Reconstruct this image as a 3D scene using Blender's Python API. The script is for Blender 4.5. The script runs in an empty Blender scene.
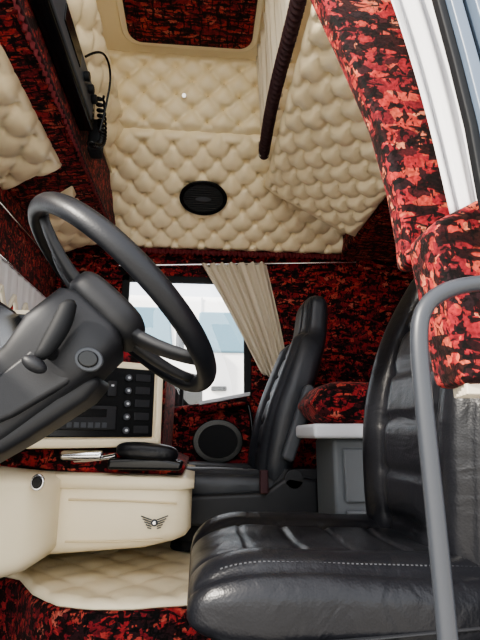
import bpy, bmesh, math, random
from mathutils import Vector, Matrix
random.seed(3)
scene=bpy.context.scene
COL=scene.collection
# ------------------------------------------------------------ materials
def newmat(name):
    m=bpy.data.materials.new(name); m.use_nodes=True
    return m,m.node_tree.nodes,m.node_tree.links,m.node_tree.nodes['Principled BSDF']
def plain(name,col,rough=.5,metal=0.,bump=0.,bscale=200.,var=0.,spec=.5,coat=0.,wr=0.):
    m,n,l,b=newmat(name)
    b.inputs['Base Color'].default_value=(*col,1); b.inputs['Roughness'].default_value=rough
    b.inputs['Metallic'].default_value=metal; b.inputs['Specular IOR Level'].default_value=spec
    b.inputs['Coat Weight'].default_value=coat
    tc=n.new('ShaderNodeTexCoord')
    if var>0:
        nz=n.new('ShaderNodeTexNoise'); nz.inputs['Scale'].default_value=6; nz.inputs['Detail'].default_value=4
        l.new(tc.outputs['Object'],nz.inputs['Vector'])
        mx=n.new('ShaderNodeMixRGB'); mx.inputs[1].default_value=(*[c*(1-var) for c in col],1)
        mx.inputs[2].default_value=(*[min(1,c*(1+var)) for c in col],1)
        l.new(nz.outputs['Fac'],mx.inputs[0]); l.new(mx.outputs[0],b.inputs['Base Color'])
    if bump>0:
        v=n.new('ShaderNodeTexVoronoi'); v.inputs['Scale'].default_value=bscale
        l.new(tc.outputs['Object'],v.inputs['Vector'])
        nz=n.new('ShaderNodeTexNoise'); nz.inputs['Scale'].default_value=14; nz.inputs['Detail'].default_value=2
        l.new(tc.outputs['Object'],nz.inputs['Vector'])
        bp0=n.new('ShaderNodeBump'); bp0.inputs['Strength'].default_value=min(1,bump*1.5); bp0.inputs['Distance'].default_value=.006
        l.new(nz.outputs['Fac'],bp0.inputs['Height'])
        if wr>0:
            nw=n.new('ShaderNodeTexNoise'); nw.inputs['Scale'].default_value=8; nw.inputs['Detail'].default_value=2.2; nw.inputs['Distortion'].default_value=1.0
            mpw=n.new('ShaderNodeMapping'); mpw.inputs['Scale'].default_value=(2.2,.8,2.0)
            l.new(tc.outputs['Object'],mpw.inputs['Vector']); l.new(mpw.outputs[0],nw.inputs['Vector'])
            bw=n.new('ShaderNodeBump'); bw.inputs['Strength'].default_value=wr; bw.inputs['Distance'].default_value=.012
            l.new(nw.outputs['Fac'],bw.inputs['Height']); l.new(bw.outputs[0],bp0.inputs['Normal'])
        bp=n.new('ShaderNodeBump'); bp.inputs['Strength'].default_value=bump; bp.inputs['Distance'].default_value=.0012
        l.new(v.outputs['Distance'],bp.inputs['Height']); l.new(bp0.outputs[0],bp.inputs['Normal']); l.new(bp.outputs[0],b.inputs['Normal'])
    return m
def plush(name,scale=26.,bright=1.,orange=1.):
    m,n,l,b=newmat(name)
    tc=n.new('ShaderNodeTexCoord')
    nz=n.new('ShaderNodeTexNoise'); nz.inputs['Scale'].default_value=scale*1.1; nz.inputs['Detail'].default_value=2
    l.new(tc.outputs['Object'],nz.inputs['Vector'])
    sub=n.new('ShaderNodeVectorMath'); sub.operation='SUBTRACT'; sub.inputs[1].default_value=(.5,.5,.5)
    l.new(nz.outputs['Color'],sub.inputs[0])
    sc=n.new('ShaderNodeVectorMath'); sc.operation='SCALE'; sc.inputs['Scale'].default_value=1.0/scale
    l.new(sub.outputs[0],sc.inputs[0])
    ad=n.new('ShaderNodeVectorMath'); ad.operation='ADD'
    l.new(tc.outputs['Object'],ad.inputs[0]); l.new(sc.outputs[0],ad.inputs[1])
    mp=n.new('ShaderNodeMapping'); mp.inputs['Rotation'].default_value=(.5,.7,.6); mp.inputs['Scale'].default_value=(.7,2.2,1.2)
    l.new(ad.outputs[0],mp.inputs['Vector'])
    v=n.new('ShaderNodeTexVoronoi'); v.inputs['Scale'].default_value=scale; v.distance='CHEBYCHEV'
    l.new(mp.outputs[0],v.inputs['Vector'])
    sp=n.new('ShaderNodeSeparateColor'); l.new(v.outputs['Color'],sp.inputs[0])
    r=n.new('ShaderNodeValToRGB'); r.color_ramp.interpolation='LINEAR'
    e=r.color_ramp.elements; g=bright
    e[0].position=0; e[0].color=(.012,.006,.008,1)
    e[1].position=.18; e[1].color=(.030*g,.006,.008,1)
    for p,c in ((.26,(.11*g,.009*g,.013*g)),(.54,(.21*g,.014*g,.019*g)),(.76,(.31*g,.032*g*orange,.026*g)),(.91,(.40*g,.085*g*orange,.048*g)),(1,(.44*g,.15*g*orange,.085*g))):
        x=e.new(p); x.color=(*c,1)
    l.new(sp.outputs[0],r.inputs[0])
    cur=r.outputs[0]
    for rot,s1,lo,hi in (((.3,.9,.2),(.55,2.6,1.5),.445,.48),((1.7,.2,1.2),(2.4,.6,1.6),.42,.455)):
        mp2=n.new('ShaderNodeMapping'); mp2.inputs['Rotation'].default_value=rot; mp2.inputs['Scale'].default_value=s1
        l.new(tc.outputs['Object'],mp2.inputs['Vector'])
        n2=n.new('ShaderNodeTexNoise'); n2.inputs['Scale'].default_value=scale*.72; n2.inputs['Detail'].default_value=2.5; n2.inputs['Roughness'].default_value=.6; n2.inputs['Distortion'].default_value=.5
        l.new(mp2.outputs[0],n2.inputs['Vector'])
        r2=n.new('ShaderNodeValToRGB'); r2.color_ramp.elements[0].position=lo; r2.color_ramp.elements[0].color=(.05,.06,.09,1)
        r2.color_ramp.elements[1].position=hi; r2.color_ramp.elements[1].color=(1,1,1,1)
        l.new(n2.outputs['Fac'],r2.inputs[0])
        mx=n.new('ShaderNodeMixRGB'); mx.blend_type='MULTIPLY'; mx.inputs[0].default_value=1
        l.new(cur,mx.inputs[1]); l.new(r2.outputs[0],mx.inputs[2]); cur=mx.outputs[0]
    nf=n.new('ShaderNodeTexNoise'); nf.inputs['Scale'].default_value=150; nf.inputs['Detail'].default_value=2
    l.new(tc.outputs['Object'],nf.inputs['Vector'])
    r3=n.new('ShaderNodeValToRGB'); r3.color_ramp.elements[0].position=.35; r3.color_ramp.elements[0].color=(.6,.6,.6,1)
    r3.color_ramp.elements[1].position=.6; r3.color_ramp.elements[1].color=(1.1,1.1,1.1,1)
    l.new(nf.outputs['Fac'],r3.inputs[0])
    mx2=n.new('ShaderNodeMixRGB'); mx2.blend_type='MULTIPLY'; mx2.inputs[0].default_value=1
    l.new(cur,mx2.inputs[1]); l.new(r3.outputs[0],mx2.inputs[2])
    l.new(mx2.outputs[0],b.inputs['Base Color'])
    b.inputs['Roughness'].default_value=.8; b.inputs['Specular IOR Level'].default_value=.2
    b.inputs['Sheen Weight'].default_value=.08; b.inputs['Sheen Tint'].default_value=(1,.6,.55,1)
    bp=n.new('ShaderNodeBump'); bp.inputs['Strength'].default_value=.4; bp.inputs['Distance'].default_value=.004
    l.new(nf.outputs['Fac'],bp.inputs['Height']); l.new(bp.outputs[0],b.inputs['Normal'])
    return m
RED=plush('red_plush',40,1.08,.8); REDN=plush('red_plush_pillar',46,1.25,1.0)
CREAM=plain('cream_leather',(.87,.76,.53),.34,bump=.15,bscale=400,var=.04)
CREAMB=plain('cream_button',(.66,.54,.34),.45)
CREAMD=plain('cream_dash_leather',(.82,.72,.52),.38,bump=.1,bscale=400,var=.04)
MAT=plain('cream_quilt_mat',(.84,.74,.54),.5,bump=.2,bscale=300,var=.07)
BLACKL=plain('black_leather',(.008,.0085,.011),.34,bump=.2,bscale=260,var=.15,spec=.36,wr=.30)
BLACKP=plain('grey_black_leather',(.022,.025,.031),.38,bump=.2,bscale=260,var=.15,spec=.42,wr=.16)
RIMM=plain('black_wheel_leather',(.008,.009,.012),.42,bump=.12,bscale=260,spec=.38)
STITCH=plain('dark_stitch',(.05,.053,.06),.6)
PLAST=plain('dark_plastic',(.017,.018,.021),.50,bump=.08,bscale=500,spec=.38)
PLASTG=plain('grey_plastic',(.060,.066,.076),.5,bump=.08,bscale=500,spec=.4)
CABG=plain('cabinet_grey_plastic',(.11,.12,.13),.5,bump=.08,bscale=500,spec=.4)
BLK=plain('black_gloss',(.005,.006,.007),.25,spec=.4)
BLKM=plain('black_matte',(.008,.009,.011),.65,spec=.3)
CHROME=plain('chrome',(.75,.76,.78),.15,metal=1)
STEEL=plain('frame_blue_grey',(.11,.145,.20),.35)
TUBE=plain('handle_grey',(.034,.038,.046),.40)
WHITE=plain('white_paint',(.90,.90,.90),.3)
LEDGE=plain('light_grey_plastic',(.60,.62,.66),.4)
WCLOTH=plain('white_curtain',(.74,.74,.76),.85)
BCLOTH=plain('beige_curtain',(.62,.56,.45),.85,var=.05)
CCLOTH=plain('cream_curtain',(.78,.72,.58),.85)
TRIMD=plain('dark_trim',(.030,.006,.010),.7)
FRINGE=plain('dark_red_fringe',(.12,.010,.014),.8)
ASPH=plain('concrete_yard',(.48,.45,.40),.9,var=.15)
DGLASS=plain('tinted_glass',(.14,.26,.34),.12)
BLUEP=plain('blue_paint',(.05,.28,.52),.3)
GREEN=plain('hedge_green',(.10,.20,.06),.9,var=.4)
def glassmat():
    m,n,l,b=newmat('clear_glass')
    out=n['Material Output']; t=n.new('ShaderNodeBsdfTransparent'); g=n.new('ShaderNodeBsdfGlossy'); g.inputs['Roughness'].default_value=.02
    mx=n.new('ShaderNodeMixShader'); mx.inputs[0].default_value=.05
    l.new(t.outputs[0],mx.inputs[1]); l.new(g.outputs[0],mx.inputs[2]); l.new(mx.outputs[0],out.inputs[0]); return m
GLASS=glassmat()
# ------------------------------------------------------------ helpers
def root(name,loc=(0,0,0)):
    e=bpy.data.objects.new(name,None); e.empty_display_size=.05; COL.objects.link(e); return e
def mk(name,verts,faces,mat,parent=None,smooth=False,bevel=0.,seg=3,subs=0):
    me=bpy.data.meshes.new(name); me.from_pydata([tuple(v) for v in verts],[],faces)
    bm=bmesh.new(); bm.from_mesh(me); bmesh.ops.recalc_face_normals(bm,faces=bm.faces); bm.to_mesh(me); bm.free()
    o=bpy.data.objects.new(name,me); COL.objects.link(o); me.materials.append(mat)
    if parent: o.parent=parent
    if smooth or bevel>0:
        for p in me.polygons: p.use_smooth=True
    if bevel>0:
        b=o.modifiers.new('bevel','BEVEL'); b.width=bevel; b.segments=seg; b.limit_method='ANGLE'; b.angle_limit=math.radians(35)
        w=o.modifiers.new('wn','WEIGHTED_NORMAL'); w.keep_sharp=False
    if subs:
        s=o.modifiers.new('sub','SUBSURF'); s.levels=subs; s.render_levels=subs
    return o
def boxvf(x,y,z,off=0):
    v=[(a,b,c) for a in x for b in y for c in z]
    f=[(0,1,3,2),(4,6,7,5),(0,4,5,1),(2,3,7,6),(0,2,6,4),(1,5,7,3)]
    return v,[tuple(i+off for i in q) for q in f]
def box(name,mat,x,y,z,parent=None,bevel=.005,seg=3):
    v,f=boxvf(x,y,z); return mk(name,v,f,mat,parent,bevel=bevel,seg=seg)
def boxes(name,mat,lst,parent=None,bevel=0.):
    V=[];F=[]
    for (x,y,z) in lst:
        v,f=boxvf(x,y,z,len(V)); V+=v;F+=f
    return mk(name,V,F,mat,parent,bevel=bevel)
def prism(name,mat,pts,axis,a0,a1,parent=None,bevel=.01,seg=3):
    def P(p,a):
        return {'y':(p[0],a,p[1]),'x':(a,p[0],p[1]),'z':(p[0],p[1],a)}[axis]
    n=len(pts); V=[P(p,a0) for p in pts]+[P(p,a1) for p in pts]
    F=[tuple(range(n)),tuple(range(n,2*n))]+[(i,(i+1)%n,n+(i+1)%n,n+i) for i in range(n)]
    return mk(name,V,F,mat,parent,bevel=bevel,seg=seg)
def loft(name,mat,rings,parent=None,cap=True,smooth=True):
    n=len(rings[0]); V=[];F=[]
    for r in rings: V+=[tuple(p) for p in r]
    for i in range(len(rings)-1):
        for j in range(n):
            k=(j+1)%n; F.append((i*n+j,i*n+k,(i+1)*n+k,(i+1)*n+j))
    if cap: F.append(tuple(range(n))); F.append(tuple(range((len(rings)-1)*n,len(rings)*n)))
    return mk(name,V,F,mat,parent,smooth=smooth)
def tube(name,mat,pts,r,parent=None,cyc=False,smooth=True):
    cu=bpy.data.curves.new(name,'CURVE'); cu.dimensions='3D'; cu.bevel_depth=r; cu.bevel_resolution=4; cu.use_fill_caps=True
    s=cu.splines.new('POLY' if not smooth else 'NURBS'); s.points.add(len(pts)-1)
    for p,q in zip(s.points,pts): p.co=(*q,1)
    if smooth: s.order_u=3; s.use_endpoint_u=True
    s.use_cyclic_u=cyc; cu.resolution_u=6
    o=bpy.data.objects.new(name,cu); COL.objects.link(o); cu.materials.append(mat)
    if parent: o.parent=parent
    return o
def ell(name,mat,c,u,v,w,parent=None,seg=32,e=1.,rings=12):
    c=Vector(c);u=Vector(u);v=Vector(v);w=Vector(w);V=[];F=[]
    def sp(x): return math.copysign(abs(x)**e,x)
    for i in range(rings+1):
        ph=-math.pi/2+math.pi*i/rings
        for j in range(seg):
            th=2*math.pi*j/seg
            V.append(c+u*sp(math.cos(ph))*sp(math.cos(th))+v*sp(math.cos(ph))*sp(math.sin(th))+w*sp(math.sin(ph)))
    for i in range(rings):
        for j in range(seg):
            k=(j+1)%seg; F.append((i*seg+j,i*seg+k,(i+1)*seg+k,(i+1)*seg+j))
    return mk(name,V,F,mat,parent,smooth=True)
def disc(name,mat,c,u,v,w,parent=None,seg=40,bevel=.003):
    c=Vector(c);u=Vector(u);v=Vector(v);w=Vector(w)
    V=[c+u*math.cos(2*math.pi*i/seg)+v*math.sin(2*math.pi*i/seg) for i in range(seg)]
    V+=[p+w for p in V]
    F=[tuple(range(seg)),tuple(range(seg,2*seg))]+[(i,(i+1)%seg,seg+(i+1)%seg,seg+i) for i in range(seg)]
    return mk(name,V,F,mat,parent,bevel=bevel)
def tufted(name,c00,c10,c11,c01,nu,nv,depth,mat=None,parent=None,buttons=True,back=.03,res=16,rnd=.05,pw=.34,sag=.10):
    mat=mat or CREAM
    c00,c10,c11,c01=map(Vector,(c00,c10,c11,c01))
    nrm=(c10-c00).cross(c01-c00).normalized()
    NU=int(nu*res);NV=int(nv*res)
    Lu=(c10-c00).length;Lv=(c01-c00).length
    def pos(s,t): return (c00*(1-s)+c10*s)*(1-t)+(c01*(1-s)+c11*s)*t
    V=[];F=[]
    for j in range(NV+1):
        for i in range(NU+1):
            s=i/NU;t=j/NV
            a=s*nu; b=t*nv+sag*math.sin(2*math.pi*a)**2
            P=a+b;Q=a-b
            h=(abs(math.sin(math.pi*P))*abs(math.sin(math.pi*Q)))**pw
            dP=P-round(P);dQ=Q-round(Q); h-=.9*math.exp(-(dP*dP+dQ*dQ)/.014)
            h+=.06*math.sin(a*31+b*7)*math.exp(-(dP*dP+dQ*dQ)/.06)
            h*=1+.12*math.sin(math.floor(P)*2.3+math.floor(Q)*4.1)
            ed=min(s*Lu,(1-s)*Lu,t*Lv,(1-t)*Lv)/rnd
            e=1-(1-min(1,ed))**2; e=max(0,e)**.5
            V.append(pos(s,t)+nrm*(depth*h*min(1,ed+.25)*1.0+back*(e-1)))
    W=NU+1
    for j in range(NV):
        for i in range(NU): F.append((j*W+i,j*W+i+1,(j+1)*W+i+1,(j+1)*W+i))
    n0=len(V)
    bd=[j for j in range(W)]+[k*W+NU for k in range(1,NV+1)]+[NV*W+i for i in range(NU-1,-1,-1)]+[k*W for k in range(NV-1,0,-1)]
    for k in bd: V.append(V[k]-nrm*back)
    m=len(bd)
    for i in range(m): F.append((bd[i],bd[(i+1)%m],n0+(i+1)%m,n0+i))
    F.append(tuple(n0+i for i in range(m)))
    r=parent or root(name)
    o=mk('padding',V,F,mat,r,smooth=True)
    if buttons:
        BV=[];BF=[]
        for a in range(-1,int(2*(nu+nv))+2):
            for b in range(-int(nv)-2,int(nu)+2):
                s=(a+b)/(2*nu);t=(a-b)/(2*nv)
                if not(.02<s<.98 and .02<t<.98): continue
                c=pos(s,t)-nrm*depth*.8
                ax=(c10-c00).normalized();ay=nrm.cross(ax);rr=.0075;o0=len(BV)
                for ri,(f,hh) in enumerate(((1,0),(.8,.5),(.35,.75))):
                    for k in range(8):
                        an=k*math.pi/4;BV.append(c+ax*rr*f*math.cos(an)+ay*rr*f*math.sin(an)+nrm*rr*hh)
                for ri in range(2):
                    for k in range(8):
                        kk=(k+1)%8;BF.append((o0+ri*8+k,o0+ri*8+kk,o0+ri*8+8+kk,o0+ri*8+8+k))
                BF.append(tuple(o0+16+k for k in range(8)))
        if BV: mk('buttons',BV,BF,CREAMB,r,smooth=True)
    return r
def cloth(name,mat,top,bot,npl,amp,parent=None,nrm=(0,-1,0),rows=30,cols=None,scallop=0.,nsc=9,ampbot=None,curve=0.):
    cols=cols or npl*10; nrm=Vector(nrm); ampbot=amp if ampbot is None else ampbot
    def lerp(L,t):
        t=t*(len(L)-1);i=min(int(t),len(L)-2);f=t-i; return Vector(L[i])*(1-f)+Vector(L[i+1])*f
    V=[];F=[]
    for j in range(rows+1):
        v=j/rows
        for i in range(cols+1):
            u=i/cols; A=lerp(top,u);B=lerp(bot,u)
            if scallop: B=B+(A-B)*scallop*(1-abs(math.sin(math.pi*u*nsc)))
            ph=2*math.pi*npl*u+.9*math.sin(5*u+2*v)
            a=amp*(1-v)+ampbot*v
            p=A*(1-v)+B*v+nrm*a*(math.sin(ph)+.35*math.sin(2.3*ph+v*2))
            if curve: p=p+Vector((curve*math.sin(math.pi*v),0,0))
            V.append(p)
    W=cols+1
    for j in range(rows):
        for i in range(cols): F.append((j*W+i,j*W+i+1,(j+1)*W+i+1,(j+1)*W+i))
    o=mk(name,V,F,mat,parent,smooth=True)
    s=o.modifiers.new('solid','SOLIDIFY'); s.thickness=.002
    return o
# ------------------------------------------------------------ camera
cam=bpy.data.cameras.new('camera'); co=bpy.data.objects.new('camera',cam); COL.objects.link(co)
co.location=(0,0,.7); co.rotation_euler=(math.radians(104),0,math.radians(-5))
cam.sensor_fit='VERTICAL'; cam.sensor_height=24; cam.lens=24*462/640; cam.clip_start=.02
scene.camera=co
# ------------------------------------------------------------ room shell
YW=2.5
box('floor',BLKM,(-1.15,1.3),(.45,YW),(-.05,0),bevel=0)
wr=boxes('wall_passenger_side',RED,[((-1.3,1.3),(YW,YW+.06),(-.05,.80)),((-1.3,-.42),(YW,YW+.06),(.80,1.55)),((.26,1.3),(YW,YW+.06),(.80,1.55)),((-1.3,1.3),(YW,YW+.06),(1.55,1.80))])
box('wall_rear',RED,(1.25,1.3),(.45,YW),(0,2.45),bevel=0)
box('wall_front',PLAST,(-1.2,-1.15),(.45,YW),(-.05,.95),bevel=0)
box('ceiling',CREAM,(-1.2,1.3),(.75,1.85),(2.42,2.46),bevel=0)
prism('trim_roof_side',CREAM,[(1.83,2.43),(1.83,2.46),(2.0,2.46),(2.56,1.80),(2.53,1.75),(1.995,2.15),(1.85,2.43)],'x',-1.2,1.3,bevel=0)
prism('wall_rear_upper',RED,[(.80,1.70),(.80,2.1),(1.24,2.1),(1.24,1.66)],'y',.80,2.44,bevel=.02)
# short dark red ruffled trim along the wall top
cloth('trim_wall_ruffle',FRINGE,[(-.46,2.462,1.722),(.98,2.462,1.722)],[(-.46,2.458,1.685),(.98,2.458,1.685)],60,.004,None,rows=4,cols=600,scallop=.4,nsc=48)
w1=root('window_1')
boxes('frame',BLKM,[((-.44,-.40),(YW-.012,YW+.02),(.78,1.57)),((.24,.28),(YW-.012,YW+.02),(.78,1.57)),((-.44,.28),(YW-.012,YW+.02),(1.535,1.57)),((-.44,.28),(YW-.012,YW+.02),(.78,.82))],w1,bevel=.004)
box('glass',GLASS,(-.41,.25),(YW+.03,YW+.034),(.8,1.55),w1,bevel=0)
box('ledge',LEDGE,(-.40,.24),(YW-.03,YW-.012),(.815,.835),w1,bevel=.004)
box('quarter_divider',BLKM,(-.105,-.085),(YW-.01,YW+.02),(.80,1.0),w1,bevel=.003)
tufted('tufted_wall_panel',(-.52,2.49,1.725),(1.24,2.49,1.725),(1.24,1.95,2.126),(-.52,1.95,2.126),12,5,.036)
tufted('tufted_wall_panel',(-.52,1.965,2.115),(1.0,1.965,2.115),(1.0,1.80,2.425),(-.52,1.80,2.425),10,3,.032)
scw=root('panel_screw'); disc('lens',CHROME,(-.10,1.858,2.24),(.012,0,0),(0,-.006,.010),(0,-.006,-.003),scw)  # small chrome screw head on the upper tufted panel; not a lamp
n=Vector((0,-.401,-.54)).normalized()*.012; t=Vector((0,-.54,.401)).normalized()
sp=root('ceiling_speaker'); c=Vector((.000,2.215,1.930))+n*2.9
disc('rim',BLK,c,(.124,0,0),t*.096,n,sp,bevel=.004)
disc('grille',BLKM,c+n,(.104,0,0),t*.078,n*.3,sp)
for i in range(-5,6):
    k=i/6; L=.098*math.sqrt(1-k*k); tube('slat_%d'%(i+6),BLK,[c+n*1.3+t*.075*k-Vector((L,0,0)),c+n*1.3+t*.075*k+Vector((L,0,0))],.002,sp,smooth=False)
disc('badge',PLASTG,c+n*1.4,(.042,0,0),t*.012,n*.15,sp,bevel=.001)
h=root('roof_hatch')
def rrect(x0,x1,y0,y1,r,seg=6):
    P=[]
    for cx,cy,a in ((x1-r,y1-r,0),(x0+r,y1-r,90),(x0+r,y0+r,180),(x1-r,y0+r,270)):
        for k in range(seg+1):
            an=math.radians(a+90*k/seg); P.append((cx+r*math.cos(an),cy+r*math.sin(an)))
    return P
prism('pad',RED,rrect(-.34,.20,1.15,1.715,.06),'z',2.375,2.42,h,bevel=.015)
prism('surround',CREAM,rrect(-.37,.23,1.12,1.75,.08),'z',2.395,2.425,h,bevel=.01)
# ------------------------------------------------------------ overhead front shelf
sh=root('overhead_shelf')
prism('shell',RED,[(-.47,1.74),(-.47,2.00),(-1.15,2.0),(-1.15,1.60),(-.86,1.665)],'y',.55,2.49,sh,bevel=.012)
prism('face_back',CREAM,[(-.62,1.98),(-.49,1.98),(-.43,2.18),(-.47,2.43),(-.62,2.43)],'y',.75,2.4,sh,bevel=0)
prism('windscreen_header',RED,[(-.80,1.68),(-.80,1.37),(-.90,1.36),(-1.15,1.5),(-1.15,1.7)],'y',.5,2.495,sh,bevel=.01)
tube('piping',TRIMD,[(-.47,.6,1.742),(-.47,2.46,1.742)],.007,sh)
tube('piping_2',CREAMB,[(-.466,.6,1.985),(-.466,2.40,1.985)],.006,sh)
cloth('edge_ruffle',FRINGE,[(-.468,.6,1.742),(-.468,2.46,1.742)],[(-.470,.6,1.712),(-.470,2.46,1.712)],70,.003,sh,nrm=(1,0,0),rows=4,cols=600,scallop=.4,nsc=60)
tufted('tufted_shelf_front',(-.475,.75,1.985),(-.475,2.40,1.985),(-.39,2.40,2.19),(-.39,.75,2.19),10,1.4,.034)
tufted('tufted_shelf_pad',(-.83,.75,1.655),(-.83,1.78,1.655),(-.545,1.66,1.712),(-.545,.75,1.712),6,1.8,.028)
tufted('tufted_shelf_pad',(-.79,1.98,1.66),(-.79,2.44,1.66),(-.545,2.40,1.715),(-.545,1.80,1.715),3,1.6,.024)
cb=root('cb_radio')
box('body',BLK,(-.468,-.415),(.95,1.55),(1.80,1.95),cb,bevel=.008)
box('fascia',PLASTG,(-.418,-.41),(1.0,1.5),(1.815,1.935),cb,bevel=.004)
box('display',BLK,(-.412,-.406),(1.12,1.3),(1.86,1.92),cb,bevel=.002)
for i,y in enumerate((1.36,1.42,1.47)): disc('knob_%d'%i,BLKM,(-.41,y,1.88),(0,.016,0),(0,0,.016),(.018,0,0),cb)
box('handset',BLKM,(-.45,-.40),(1.60,1.67),(1.76,1.90),cb,bevel=.012)
pts=[]
for i in range(220):
    a=i*.55; k=i/219; pts.append((-.39+.014*math.cos(a)-.02*k,1.50+.12*math.sin(k*3.1)+.014*math.sin(a),1.92-.20*k))
tube('coiled_cord',BLK,pts,.0045,cb)
tube('cable_loop',BLK,[(-.41,1.35,1.95),(-.37,1.38,2.02),(-.35,1.46,2.02),(-.36,1.52,1.95),(-.39,1.54,1.80)],.004,cb)
# windscreen pelmet + rail
pe=root('windscreen_pelmet')
cloth('ruffle',WCLOTH,[(-.795,.6,1.38),(-.795,2.46,1.38)],[(-.785,.6,1.20),(-.785,2.46,1.20)],24,.002,pe,nrm=(1,0,0),rows=14,cols=420,scallop=.40,nsc=14)
P=[]
for i in range(420):
    u=i/419; y=.6+1.86*u; P.append((-.780,y,1.20+.18*.40*(1-abs(math.sin(math.pi*u*14)))-.004))
tube('fringe',CCLOTH,P,.009,pe,smooth=False)
tube('rail',CHROME,[(-.79,.6,1.58),(-.79,2.48,1.58)],.005,pe)
tube('rail_2',CHROME,[(-.79,.6,1.385),(-.79,2.48,1.385)],.005,pe)
w2=root('window_2')
boxes('frame',BLKM,[((-1.16,-1.08),(.5,.56),(1.0,1.6)),((-1.16,-1.08),(2.44,2.5),(1.0,1.6)),((-1.16,-1.08),(.5,2.5),(.94,1.0))],w2,bevel=.01)
box('glass',GLASS,(-1.13,-1.125),(.5,2.5),(.98,1.6),w2,bevel=0)
# ------------------------------------------------------------ upper bunk (slanted tufted underside)
ub=root('upper_bunk')
A=Vector((.30,2.10,1.935));B=Vector((.766,2.10,1.67));A2=Vector((.30,.85,1.935));B2=Vector((.766,.85,1.67))
up=Vector((.495,0,.87)).normalized()*.06
tufted('underside',A,B,B2,A2,4.2,9,.034,parent=ub)
V=[A,B,B2,A2];V=[v+up*.35 for v in V]+[v+up*1.6 for v in V]
mk('board',V,[(0,1,2,3),(4,5,6,7),(0,1,5,4),(1,2,6,5),(2,3,7,6),(3,0,4,7)],CREAM,ub,bevel=.015)
rings=[]
for i in range(9):
    s=i/8; c=A.lerp(B,s)+Vector((0,.015,.0)); r=.03*(1 if 0<i<8 else .6)
    rings.append([c+Vector((0,r*math.cos(a*math.pi/8),0))+up*.5+up.normalized()*r*math.sin(a*math.pi/8) for a in range(16)])
loft('bolster_edge',CREAM,rings,ub)
bc=root('bunk_curtain')
cloth('cloth',CCLOTH,[(.25,.9,2.40),(.25,1.78,2.40)],[(.285,.9,2.0),(.285,1.95,2.02)],12,.018,bc,nrm=(1,0,0),rows=16)
rings=[]
N=260
for i in range(N+1):
    k=i/N; y=.9+1.02*k; r=.020+.0045*math.sin(k*math.pi*90); x=.275+.006*math.sin(k*7); z=2.0+.012*math.sin(k*5)
    if i in(0,N): r*=.5
    rings.append([(x+r*1.1*math.cos(a*math.pi/6),y,z+r*1.5*math.sin(a*math.pi/6)) for a in range(12)])
loft('pleated_trim',TRIMD,rings,bc)
box('trim_buckle',CHROME,(.252,.300),(1.885,1.90),(1.965,2.04),bc,bevel=.004)
# ------------------------------------------------------------ passenger window curtain
pc=root('window_curtain')
tube('rail',CHROME,[(-.46,2.47,1.615),(.90,2.47,1.68)],.006,pc)
cloth('cloth',BCLOTH,[(.00,2.46,1.635),(.37,2.46,1.655)],[(.33,2.455,1.02),(.49,2.455,.96)],7,.022,pc,rows=40,ampbot=.016,curve=.005)
dr=root('door_1')
prism('lower_panel',RED,[(-.40,.10),(.55,.10),(.55,.72),(.26,.90),(-.40,.80)],'y',2.44,2.497,dr,bevel=.02)
disc('speaker_rim',BLK,(.10,2.44,.67),(.13,0,0),(0,0,.11),(0,-.018,0),dr,bevel=.006)
disc('speaker_grille',BLKM,(.10,2.425,.67),(.10,0,0),(0,0,.083),(0,-.006,0),dr)
prism('armrest',LEDGE,[(.00,.845),(.26,.895),(.26,.915),(.0,.865)],'y',2.36,2.45,dr,bevel=.006)
prism('armrest_pad',RED,[(.0,.80),(.26,.86),(.26,.897),(.0,.85)],'y',2.37,2.45,dr,bevel=.01)
tube('pull_strap',BLK,[(.24,2.42,.90),(.27,2.38,.80),(.27,2.38,.62),(.26,2.43,.52)],.010,dr)
# ------------------------------------------------------------ seats
def interp(P,s):
    s=s*(len(P)-1); i=min(int(s),len(P)-2); f=s-i
    def cr(a,b,c,d,t): return .5*((2*b)+(-a+c)*t+(2*a-5*b+4*c-d)*t*t+(-a+3*b-3*c+d)*t**3)
    g=lambda j:P[max(0,min(len(P)-1,j))]
    return tuple(cr(g(i-1)[k],g(i)[k],g(i+1)[k],g(i+2)[k],f) for k in range(len(P[0])))
def sgnp(x,e): return math.copysign(abs(x)**e,x)
def ga(x,w): return math.exp(-(x/w)**2)
def section(w,t,bol,pleat,ey=.62,ez=.55):
    out=[]
    M=120
    for i in range(M):
        th=2*math.pi*i/M
        y=w/2*sgnp(math.cos(th),ey); nn=t/2*sgnp(math.sin(th),ez)
        k=abs(y)/(w/2)
        if math.sin(th)>0:
            nn+=bol*ga(k-.78,.2)-.014*ga(k-.50,.045)-.35*bol*ga(k,.45)
            if k<.50: nn-=pleat
            nn-=.005*ga(k-.90,.025)
        out.append((y,nn))
    return out
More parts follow.
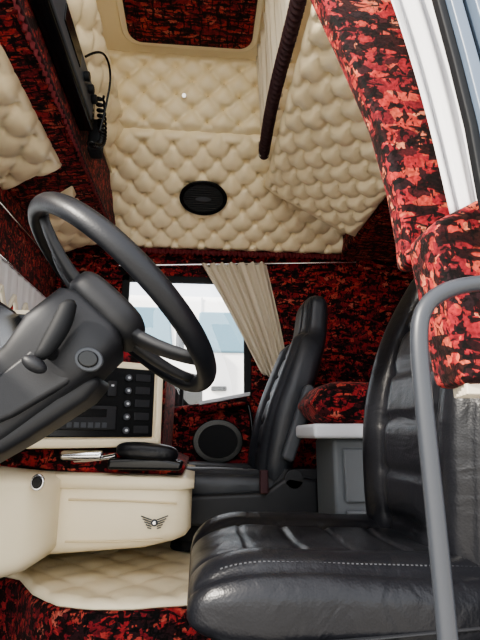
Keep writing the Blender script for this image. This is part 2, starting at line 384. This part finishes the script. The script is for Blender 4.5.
def seat(name,yc,xf,L,zt,path,W=.5,th=.13,LM=None,z0=0.):
    LM=LM or BLACKL
    r=root(name)
    rings=[];N=90
    def cush(s):
        q=min(1,s/.26); rr=math.sqrt(max(0,1-(1-q)**2)); q2=min(1,(1-s)/.08); r2=math.sqrt(max(0,1-(1-q2)**2))
        hh=th*(.22+.78*rr)*(.4+.6*r2); w=W*(.80+.20*rr)*(.95+.05*s)
        zc=zt-th/2-.012*(1-rr)-.02*s
        return rr,hh,w,zc
    for i in range(N+1):
        s=i/N; x=xf+L*s
        rr,hh,w,zc=cush(s)
        pl=.006*ga(((s-.30)%.2)-.1,.016) if .2<s<.95 else 0
        rings.append([(x,yc+y,zc+n+.0015*math.sin(y*40+x*25)*rr) for y,n in section(w,hh,.022*rr,pl,.60,.62)])
    loft('seat_cushion',LM,rings,r)
    rings=[];N=90
    for i in range(N+1):
        s=i/N
        x,z,w,t=interp(path,s); a=interp(path,max(0,s-.01));b=interp(path,min(1,s+.01))
        d=Vector((b[0]-a[0],0,b[1]-a[1])).normalized(); nf=Vector((-d.z,0,d.x))
        e=min(1,(1-s)/.07); e=math.sqrt(max(0.001,1-(1-e)**2)); e0=min(1,s/.05); e0=math.sqrt(max(0.001,1-(1-e0)**2)); ee=(.25+.75*e)*(.4+.6*e0)
        pl=.011*ga(((s-.05)%.105)-.05,.009) if .08<s<.72 else 0
        bol=.03 if s<.68 else .03*max(0,1-(s-.68)/.1)
        rings.append([Vector((x,yc+y*(.7+.3*e),z))+nf*n*ee for y,n in section(w,t,bol*ee,pl,.68,.68)])
    loft('backrest',LM,rings,r)
    for sd in(-1,1):
        V=[];F=[]
        P=[]
        for k in range(60):
            s=.10+.86*k/59; rr,hh,w,zc=cush(s)
            yk=.86*w/2; kk=.86
            zz=zc+hh/2*(1-kk**(2/.60))**(.31)+.022*rr*ga(kk-.78,.2)-.004
            P.append(Vector((xf+L*s,yc+sd*yk,zz+.0030)))
        for k in range(0,59):
            a_,b_=P[k],P[k].lerp(P[k+1],.55)
            o0=len(V)
            for p_ in(a_,b_):
                V+=[p_+Vector((0,-.001,-.001)),p_+Vector((0,.001,-.001)),p_+Vector((0,.001,.001)),p_+Vector((0,-.001,.001))]
            F+=[(o0,o0+1,o0+5,o0+4),(o0+1,o0+2,o0+6,o0+5),(o0+2,o0+3,o0+7,o0+6),(o0+3,o0,o0+4,o0+7)]
        mk('stitching_%d'%(sd+1),V,F,STITCH,r)
    zb=zt-th
    box('seat_pan',PLASTG,(xf+.06,xf+L+.06),(yc-W*.46,yc+W*.46),(zb-.055,zb+.02),r,bevel=.015)
    prism('side_cover',PLAST,[(xf+.14,zb+.03),(xf+L+.12,zb+.05),(xf+L+.16,zb+.12),(xf+L+.02,zb+.12),(xf+L-.04,zb+.05)],'y',yc-W*.50,yc-W*.46,r,bevel=.012)
    rings=[]
    for k in range(9):
        v=k/8; z=zb-.05-(zb-.05-z0)*v; sx=L*.40*(1-.12*abs(math.sin(v*math.pi*3))); sy=W*.36*(1-.1*abs(math.sin(v*math.pi*3)))
        rings.append([(xf+L*.55+sx*sgnp(math.cos(a*math.pi/16),.5),yc+sy*sgnp(math.sin(a*math.pi/16),.5),z) for a in range(32)])
    loft('suspension_bellows',BLKM,rings,r)
    disc('recline_knob',PLAST,(xf+L+.05,yc-W*.50,zb+.085),(.035,0,0),(0,0,.035),(0,-.02,0),r)
    return r
dpath=[(.49,.44,.48,.10),(.505,.58,.52,.14),(.525,.75,.54,.15),(.575,.92,.54,.14),(.645,1.07,.46,.12),(.70,1.16,.30,.11),(.77,1.30,.27,.09)]
ds=seat('driver_seat',1.0,-.012,.50,.515,dpath,W=.54,th=.135)
tube('rail_bar',PLASTG,[(.02,.775,.372),(.50,.775,.392),(.60,.775,.405)],.012,ds)
ppath=[(.29,.46,.44,.10),(.31,.60,.47,.13),(.345,.76,.49,.14),(.405,.92,.49,.14),(.455,1.05,.42,.13),(.485,1.13,.32,.12),(.505,1.29,.29,.11)]
ps=seat('passenger_seat',2.0,-.17,.47,.58,ppath,W=.48,th=.12,LM=BLACKP,z0=.29)
prism('folded_armrest',PLASTG,[(.300,.62),(.345,.60),(.445,.86),(.42,.89),(.395,.88)],'y',1.715,1.755,ps,bevel=.015)
prism('side_shield',PLAST,[(-.12,.40),(.37,.36),(.44,.42),(.44,.54),(.33,.56),(.24,.50),(-.10,.49)],'y',1.74,1.77,ps,bevel=.02)
box('belt_buckle',TRIMD,(.22,.25),(1.70,1.73),(.50,.58),ps,bevel=.006)
# ------------------------------------------------------------ centre cabinet & rear bunk
cc=root('storage_cabinet')
box('body',CABG,(.42,1.04),(1.47,1.70),(.29,.69),cc,bevel=.015)
box('drawer_front',CABG,(.45,.80),(1.455,1.47),(.50,.66),cc,bevel=.01)
box('drawer_front_2',CABG,(.45,.80),(1.455,1.47),(.31,.48),cc,bevel=.01)
box('drawer_pull',BLK,(.56,.68),(1.44,1.456),(.62,.64),cc,bevel=.005)
box('top_ledge',LEDGE,(.35,1.04),(1.42,1.70),(.69,.735),cc,bevel=.012)
rings=[]
for i in range(25):
    s=i/24; q=min(1,s/.18,(1-s)/.18); e=math.sqrt(max(.02,1-(1-q)**2))
    rings.append([(.36+.6*s,1.58+.135*(.8+.2*e)*sgnp(math.cos(a*math.pi/16),.5),.80+.075*e*sgnp(math.sin(a*math.pi/16),.6)) for a in range(32)])
loft('cushion',RED,rings,cc)
rb=root('rear_bunk')
box('base',PLASTG,(1.06,1.24),(.7,2.43),(0,.55),rb,bevel=.02)
box('mattress',RED,(1.06,1.24),(.72,2.42),(.55,.70),rb,bevel=.04)
# ------------------------------------------------------------ engine tunnel + mat
tn=root('engine_tunnel')
ol=[(.62,1.38),(.0,1.36),(-.16,1.34),(-.26,1.345),(-.36,1.38),(-.45,1.47),(-.54,1.62),(-.70,1.72),(-1.1,1.75),(-1.1,2.43),(.62,2.43)]
prism('carpet_side',RED,ol,'z',0.0,.265,tn,bevel=.02)
V=[];F=[]
st=.0125
nx=int(1.75/st);ny=int(1.1/st)
def yedge(x):
    P=ol[:9]
    for (x0,y0),(x1,y1) in zip(P,P[1:]):
        if x1<=x<=x0: return y0+(y1-y0)*(x-x0)/(x1-x0)
    return 1.75
for i in range(nx+1):
    x=-1.09+i*st*.97
    y0=yedge(x)+.004
    for j in range(ny+1):
        y=y0+(2.42-y0)*(j/ny)
        P=x*6+y*6;Q=x*6-y*6
        h=.012*(abs(math.sin(math.pi*P)*math.sin(math.pi*Q)))**.3
        e=min(1,(y-y0)/.02)
        V.append((x,y,.27+h*e+.008*math.sqrt(e)))
for i in range(nx):
    for j in range(ny):
        W=ny+1;F.append((i*W+j,i*W+j+1,(i+1)*W+j+1,(i+1)*W+j))
mo=mk('quilted_mat',V,F,MAT,tn,smooth=True); s=mo.modifiers.new('s','SOLIDIFY'); s.thickness=.008; s.offset=-1
# ------------------------------------------------------------ console box under the dash
cb2=root('dash_console')
def rbox(name,mat,path,parent,M=40,e=.28):
    rings=[]
    for (x,yc,zc,hy,hz) in path:
        rings.append([(x,yc+hy*sgnp(math.cos(2*math.pi*a/M),e),zc+hz*sgnp(math.sin(2*math.pi*a/M),e)) for a in range(M)])
    return loft(name,mat,rings,parent)
rbox('drawer_housing',CREAMD,[(-.95,1.90,.475,.40,.13),(-.50,1.90,.475,.40,.132),(-.16,1.90,.475,.40,.113),(-.07,1.90,.478,.395,.098),(-.035,1.90,.48,.38,.088),(-.018,1.90,.48,.35,.070)],cb2)
rbox('drawer_lid',CREAMD,[(-.90,1.90,.578,.41,.028),(-.12,1.90,.558,.41,.026),(-.05,1.90,.555,.405,.024),(-.010,1.90,.553,.385,.018)],cb2)
rbox('knee_panel',CREAMD,[(-1.0,1.68,.44,.32,.20),(-.60,1.68,.455,.32,.155),(-.47,1.68,.465,.30,.130),(-.43,1.69,.475,.28,.115),(-.405,1.70,.48,.25,.095)],cb2)
tube('piping',CREAMB,[(-.38,1.497,.515),(-.20,1.497,.510),(-.06,1.50,.50)],.003,cb2)
tube('piping_2',CREAMB,[(-.38,1.497,.40),(-.25,1.497,.395),(-.10,1.50,.40)],.003,cb2)
disc('lock_ring',CHROME,(-.435,1.383,.575),(.018,0,0),(0,0,.022),(0,-.012,0),cb2)
disc('lock_core',BLK,(-.435,1.371,.575),(.013,0,0),(0,0,.016),(0,-.006,0),cb2)
bg=root('winged_badge')
for sd in(-1,1):
    for k in range(5):
        tube('feather_%d_%d'%(sd+1,k),PLASTG,[(-.125+sd*.008,1.497,.455-.006*k),(-.125+sd*(.040-.005*k),1.497,.466-.008*k)],.0016,bg,smooth=False)
disc('wheel',PLASTG,(-.125,1.499,.447),(.010,0,0),(0,0,.010),(0,-.004,0),bg)
disc('wheel_hub',CHROME,(-.125,1.495,.447),(.006,0,0),(0,0,.006),(0,-.004,0),bg)
cr=root('gear_console')
prism('red_base',RED,[(-.62,.60),(-.05,.575),(-.035,.605),(-.12,.640),(-.62,.665)],'y',1.53,2.2,cr,bevel=.012)
box('chrome_bar',CHROME,(-.42,-.29),(1.50,1.54),(.625,.655),cr,bevel=.012)
prism('ashtray',BLK,[(-.27,.60),(-.05,.595),(-.045,.62),(-.12,.635),(-.27,.632)],'y',1.47,1.60,cr,bevel=.010)
ell('gear_grip',BLACKL,(-.155,1.50,.650),(.095,0,-.008),(0,.04,0),(0,0,.028),cr,e=.7)
tube('gear_stem',CHROME,[(-.25,1.50,.64),(-.30,1.51,.628),(-.42,1.55,.62)],.008,cr)
# ------------------------------------------------------------ dashboard
da=root('dashboard')
prism('dash_top',PLAST,[(-1.12,.95),(-1.1,1.04),(-.85,1.08),(-.62,1.04),(-.55,.98),(-.60,.62),(-1.12,.55)],'y',.62,2.43,da,bevel=.03)
prism('passenger_dash',RED,[(-.60,.62),(-.13,.60),(-.12,.95),(-.20,1.01),(-.60,1.05)],'y',1.72,2.42,da,bevel=.03)
def quadpanel(name,mat,x0,y0,x1,y1,z0,z1,off,th,parent,bevel=.01,tilt=0):
    d=Vector((x1-x0,y1-y0,0)).normalized(); nn=Vector((d.y,-d.x,0))
    V=[]
    for o in(off,off+th):
        for (x,y,z) in((x0,y0,z0),(x1,y1,z0),(x1,y1,z1),(x0,y0,z1)):
            V.append(Vector((x,y,z))+nn*o+Vector((0,tilt*(z-z0),0)))
    return mk(name,V,[(0,1,2,3),(4,5,6,7),(0,1,5,4),(1,2,6,5),(2,3,7,6),(3,0,4,7)],mat,parent,bevel=bevel)
X0,Y0,X1,Y1=-.50,1.42,-.125,1.62
def onp(a): return X0+(X1-X0)*a, Y0+(Y1-Y0)*a
quadpanel('centre_surround',CREAMD,X0,Y0,X1,Y1,.662,.94,-.10,.10,da,bevel=.02)
quadpanel('centre_bead',CREAMD,*onp(.0),*onp(.98),.662,.690,0,.018,da,bevel=.009)
quadpanel('centre_bead_side',CREAMD,*onp(.935),*onp(.99),.665,.935,0,.014,da,bevel=.007)
quadpanel('centre_fascia',BLK,*onp(.05),*onp(.92),.694,.915,0,.008,da,bevel=.006)
quadpanel('radio',PLAST,*onp(.20),*onp(.62),.715,.79,.008,.010,da,bevel=.005)
quadpanel('radio_display',BLK,*onp(.30),*onp(.54),.755,.78,.018,.002,da,bevel=.001)
for k in range(6):
    quadpanel('radio_key_%d'%k,PLASTG,*onp(.26+.05*k),*onp(.295+.05*k),.722,.738,.018,.003,da,bevel=.001)
for k in range(5):
    xk,yk=onp(.70);disc('gauge_%d'%k,PLASTG,(xk+.004,yk-.009,.715+.042*k),(.010,.005,0),(0,0,.011),(.004,-.008,0),da,bevel=.002)
    xk,yk=onp(.70);disc('gauge_face_%d'%k,LEDGE,(xk+.008,yk-.017,.715+.042*k),(.004,.002,0),(0,0,.004),(.001,-.002,0),da,bevel=0)
    quadpanel('slot_%d'%k,PLAST,*onp(.76),*onp(.88),.705+.042*k,.73+.042*k,.008,.004,da,bevel=.002)
for k in range(4):
    quadpanel('rocker_%d'%k,PLAST,*onp(.24+.10*k),*onp(.31+.10*k),.82,.87,.008,.007,da,bevel=.003)
    quadpanel('rocker_mark_%d'%k,LEDGE,*onp(.265+.10*k),*onp(.285+.10*k),.852,.858,.015,.001,da,bevel=0)
prism('cluster_hood',PLAST,[(-.80,1.06),(-.62,1.09),(-.55,1.06),(-.52,.88),(-.70,.84)],'y',.75,1.42,da,bevel=.02)
prism('cluster_face',BLK,[(-.57,1.045),(-.545,1.05),(-.510,.89),(-.54,.885)],'y',.80,1.41,da,bevel=.004)
X0,Y0,X1,Y1=-.74,1.42,-.500,1.44
quadpanel('wing_surround',CREAMD,X0,Y0,X1,Y1,.84,1.075,.0,.010,da,bevel=.02)
quadpanel('wing_fascia',BLK,*onp(.03),*onp(.93),.855,1.06,.010,.006,da,bevel=.015)
for k in range(8):
    a0=.34+.14*(k%4); z0=.89+.085*(k//4)
    quadpanel('wing_switch_%d'%k,PLASTG,*onp(a0),*onp(a0+.11),z0,z0+.06,.016,.006,da,bevel=.003)
    quadpanel('wing_mark_%d'%k,LEDGE,*onp(a0+.03),*onp(a0+.08),z0+.04,z0+.046,.022,.001,da,bevel=0)
# ------------------------------------------------------------ steering wheel + column
sw=root('steering_wheel')
C=Vector((-.158,.90,.958)); T=Vector((.745,0,-.667)).normalized(); Nn=Vector((.64,.17,.75)); Nn=(Nn-T*Nn.dot(T)).normalized(); S=Nn.cross(T).normalized()
R=.227
V=[];F=[];MJ=128;MN=16
for i in range(MJ):
    a=2*math.pi*i/MJ; d=T*math.cos(a)+S*math.sin(a)
    for j in range(MN):
        b=2*math.pi*j/MN; rr=.0180
        V.append(C+d*(R+rr*.95*math.cos(b))+Nn*rr*1.15*math.sin(b))
for i in range(MJ):
    for j in range(MN):
        F.append((i*MN+j,((i+1)%MJ)*MN+j,((i+1)%MJ)*MN+(j+1)%MN,i*MN+(j+1)%MN))
mk('rim',V,F,RIMM,sw,smooth=True)
H=C-Nn*.045
ell('hub_pad',PLAST,H+Nn*.01,T*.085,S*.075,Nn*.035,sw,e=.6)
for k,an in enumerate((20,160,200,340)):
    a=math.radians(an); d=T*math.cos(a)+S*math.sin(a); p=Nn.cross(d)
    rings=[]
    for q in range(7):
        s=q/6; c=H+d*(.05+.167*s)+Nn*(.005+.04*s*s); w=.026-.010*s; t_=.012-.003*s
        rings.append([c+p*w*sgnp(math.cos(m*math.pi/8),.6)+Nn*t_*sgnp(math.sin(m*math.pi/8),.6) for m in range(16)])
    loft('spoke_%d'%k,PLAST,rings,sw)
cl=root('steering_column')
path=[(H-Nn*.005,.055,.060),(H-Nn*.03,.082,.075),(H-Nn*.09,.083,.078),(Vector((-.29,.90,.815)),.074,.078),(Vector((-.36,.90,.748)),.066,.075),(Vector((-.48,.90,.66)),.064,.072),(Vector((-.62,.90,.56)),.062,.07)]
rings=[]
for i,(c,ht,hy) in enumerate(path):
    a=path[max(0,i-1)][0];b=path[min(len(path)-1,i+1)][0]; d=(b-a).normalized(); s=Vector((0,1,0)); s=(s-d*s.dot(d)).normalized(); u=d.cross(s)
    rings.append([c+u*ht*sgnp(math.cos(m*math.pi/20),.4)+s*hy*sgnp(math.sin(m*math.pi/20),.4) for m in range(40)])
loft('shroud',PLAST,rings,cl)
prism('lower_cover',PLAST,[(-.17,.80),(-.20,.76),(-.30,.69),(-.45,.60),(-.60,.52),(-.62,.60),(-.40,.72),(-.25,.82)],'y',.84,.96,cl,bevel=.02)
prism('side_plate',PLAST,[(-.165,.845),(-.205,.905),(-.255,.895),(-.30,.835),(-.40,.745),(-.40,.69),(-.31,.73),(-.225,.785)],'y',.812,.835,cl,bevel=.008)
disc('ignition_ring',PLASTG,(-.190,.813,.826),(.024,0,-.006),(.004,0,.020),(0,-.012,0),cl)
disc('ignition_face',BLK,(-.190,.802,.826),(.017,0,-.004),(.003,0,.014),(0,-.006,0),cl)
L0=Vector((-.225,.785,.925));L1=Vector((-.262,.775,.82))
rings=[]
for q in range(13):
    s=q/12; c=L0.lerp(L1,s)+Vector((.006*math.sin(s*3),0,0)); w=.018*(.72+.28*math.sin(s*math.pi))*(1 if 0<q<12 else .6)
    rings.append([c+Vector((w*math.cos(m*math.pi/8),w*.9*math.sin(m*math.pi/8),0)) for m in range(16)])
loft('stalk_grip',BLKM,rings,cl)
tube('stalk_arm',BLKM,[(-.255,.775,.84),(-.25,.80,.835),(-.25,.86,.83)],.012,cl)
ell('stalk_tip',PLAST,(-.268,.772,.812),(.020,0,-.01),(0,.016,0),(.004,0,.012),cl)
# ------------------------------------------------------------ door pillar (driver side)
bp=root('door_pillar')
LE=[(.10,1.75),(.16,1.60),(.21,1.46),(.255,1.33),(.29,1.22),(.312,1.10),(.32,1.01),(.32,.96)]
RE=[(.70,.96),(.70,1.75)]
prism('plush_side',REDN,LE+RE,'y',.655,.70,bp,bevel=.012)
prism('plush_block',REDN,[(.322,.985),(.335,1.0),(.40,1.035),(.50,1.06),(.70,1.06),(.70,.775),(.345,.765),(.335,.86)],'y',.575,.66,bp,bevel=.012)
for k in range(5):
    box('hem_%d'%k,BCLOTH,(.352+.004*k,.70),(.585+.014*k,.593+.014*k),(.752,.775),bp,bevel=.002)
pcu=root('door_curtain')
cloth('cloth',WCLOTH,[(.285,.64,1.62),(.45,.61,1.62)],[(.388,.635,1.03),(.46,.60,1.03)],4,.012,pcu,rows=30,ampbot=.008,curve=.012,nrm=(-.3,-1,0))
fr=root('door_frame')
def strip(name,mat,P,w0,w1,y0,y1,bev=.003):
    pts=[(x+w0,z) for x,z in P]+[(x+w1,z) for x,z in reversed(P)]
    prism(name,mat,pts,'y',y0,y1,fr,bevel=bev)
FP=[(.30,1.60),(.328,1.40),(.340,1.30),(.352,1.20),(.362,1.10),(.366,1.0),(.37,.955)]
strip('seal',BLKM,FP,-.014,-.002,.50,.515)
strip('frame_inner',STEEL,FP,-.002,.016,.49,.515)
strip('frame_groove',BLKM,FP,.016,.026,.50,.515)
strip('frame_outer',STEEL,FP,.026,.30,.48,.515)
prism('frame_lower',STEEL,[(.47,.96),(.67,.96),(.67,-.05),(.47,-.05)],'y',.50,.56,fr,bevel=.01)
gh=root('grab_handle')
tube('tube',TUBE,[(.46,.52,.885),(.38,.515,.885),(.33,.51,.880),(.29,.50,.868),(.262,.50,.850),(.250,.50,.82),(.248,.50,.76),(.25,.50,.60),(.25,.50,.40),(.25,.50,.20),(.25,.50,.05),(.27,.50,.0)],.0100,gh)
# ------------------------------------------------------------ exterior
box('ground',ASPH,(-30,30),(-30,40),(-1.25,-1.2),bevel=0)
tr=root('parked_truck')
prism('cab',WHITE,[(-2.6,-.8),(1.4,-.8),(1.4,2.35),(1.2,2.55),(-1.9,2.55),(-2.35,1.9),(-2.6,.6)],'y',6.0,8.4,tr,bevel=.12)
prism('windscreen',DGLASS,[(-1.75,1.75),(-.35,1.75),(-.42,2.35),(-1.55,2.35)],'y',5.97,6.02,tr,bevel=.04)
prism('side_window',DGLASS,[(-.05,1.75),(.9,1.75),(.9,2.3),(-.02,2.3)],'y',5.97,6.02,tr,bevel=.04)
box('mirror_housing',PLASTG,(-.30,-.20),(5.6,5.75),(1.65,2.15),tr,bevel=.04)
box('grille',PLASTG,(-1.6,-.5),(5.96,6.01),(.95,1.3),tr,bevel=.02)
for k in range(4): box('grille_bar_%d'%k,CHROME,(-1.58,-.52),(5.94,5.97),(1.0+.07*k,1.02+.07*k),tr,bevel=.004)
box('door_seam',LEDGE,(.0,.02),(5.985,6.01),(.2,2.5),tr,bevel=0)
box('door_handle',BLKM,(.15,.35),(5.95,6.0),(1.25,1.31),tr,bevel=.015)
box('side_stripe',BLUEP,(-.3,1.36),(5.985,6.01),(.98,1.12),tr,bevel=0)
box('bumper',BLUEP,(-2.5,1.3),(5.9,6.02),(-.3,.4),tr,bevel=.05)
for i,x in enumerate((-1.6,.4)):
    disc('tyre_%d'%i,BLKM,(x,5.95,-.7),(.5,0,0),(0,0,.5),(0,.3,0),tr,bevel=.04)
    disc('rim_%d'%i,CHROME,(x,5.92,-.7),(.28,0,0),(0,0,.28),(0,.05,0),tr,bevel=.02)
em=root('wing_mirror')
box('housing',BLKM,(-.20,.02),(2.85,2.95),(.86,1.00),em,bevel=.03)
tube('arm',BLKM,[(-.3,2.9,.95),(-.5,2.7,.95),(-.6,2.56,.95)],.015,em)
# ------------------------------------------------------------ light
w=bpy.data.worlds.new('world'); scene.world=w; w.use_nodes=True
nt=w.node_tree; bgn=nt.nodes['Background']
sky=nt.nodes.new('ShaderNodeTexSky'); sky.sky_type='NISHITA'; sky.sun_disc=False; sky.sun_elevation=math.radians(42); sky.sun_rotation=math.radians(200)
mx=nt.nodes.new('ShaderNodeMixRGB'); mx.inputs[0].default_value=.85; mx.inputs[2].default_value=(1.0,.985,.96,1)
sc=nt.nodes.new('ShaderNodeMixRGB'); sc.blend_type='MULTIPLY'; sc.inputs[0].default_value=1; sc.inputs[2].default_value=(.3,.3,.3,1)
nt.links.new(sky.outputs[0],sc.inputs[1]); nt.links.new(sc.outputs[0],mx.inputs[1]); nt.links.new(mx.outputs[0],bgn.inputs[0])
bgn.inputs[1].default_value=2.9
sd=bpy.data.lights.new('sun','SUN'); sd.energy=9.0; sd.angle=math.radians(3); sd.color=(1,.92,.80)
so=bpy.data.objects.new('sun',sd); COL.objects.link(so)
dirv=Vector((.78,.42,-.62)); so.rotation_euler=dirv.to_track_quat('-Z','Y').to_euler()
try: scene.view_settings.look='AgX - Medium High Contrast'
except Exception as ex: print(ex)
print('OK built')
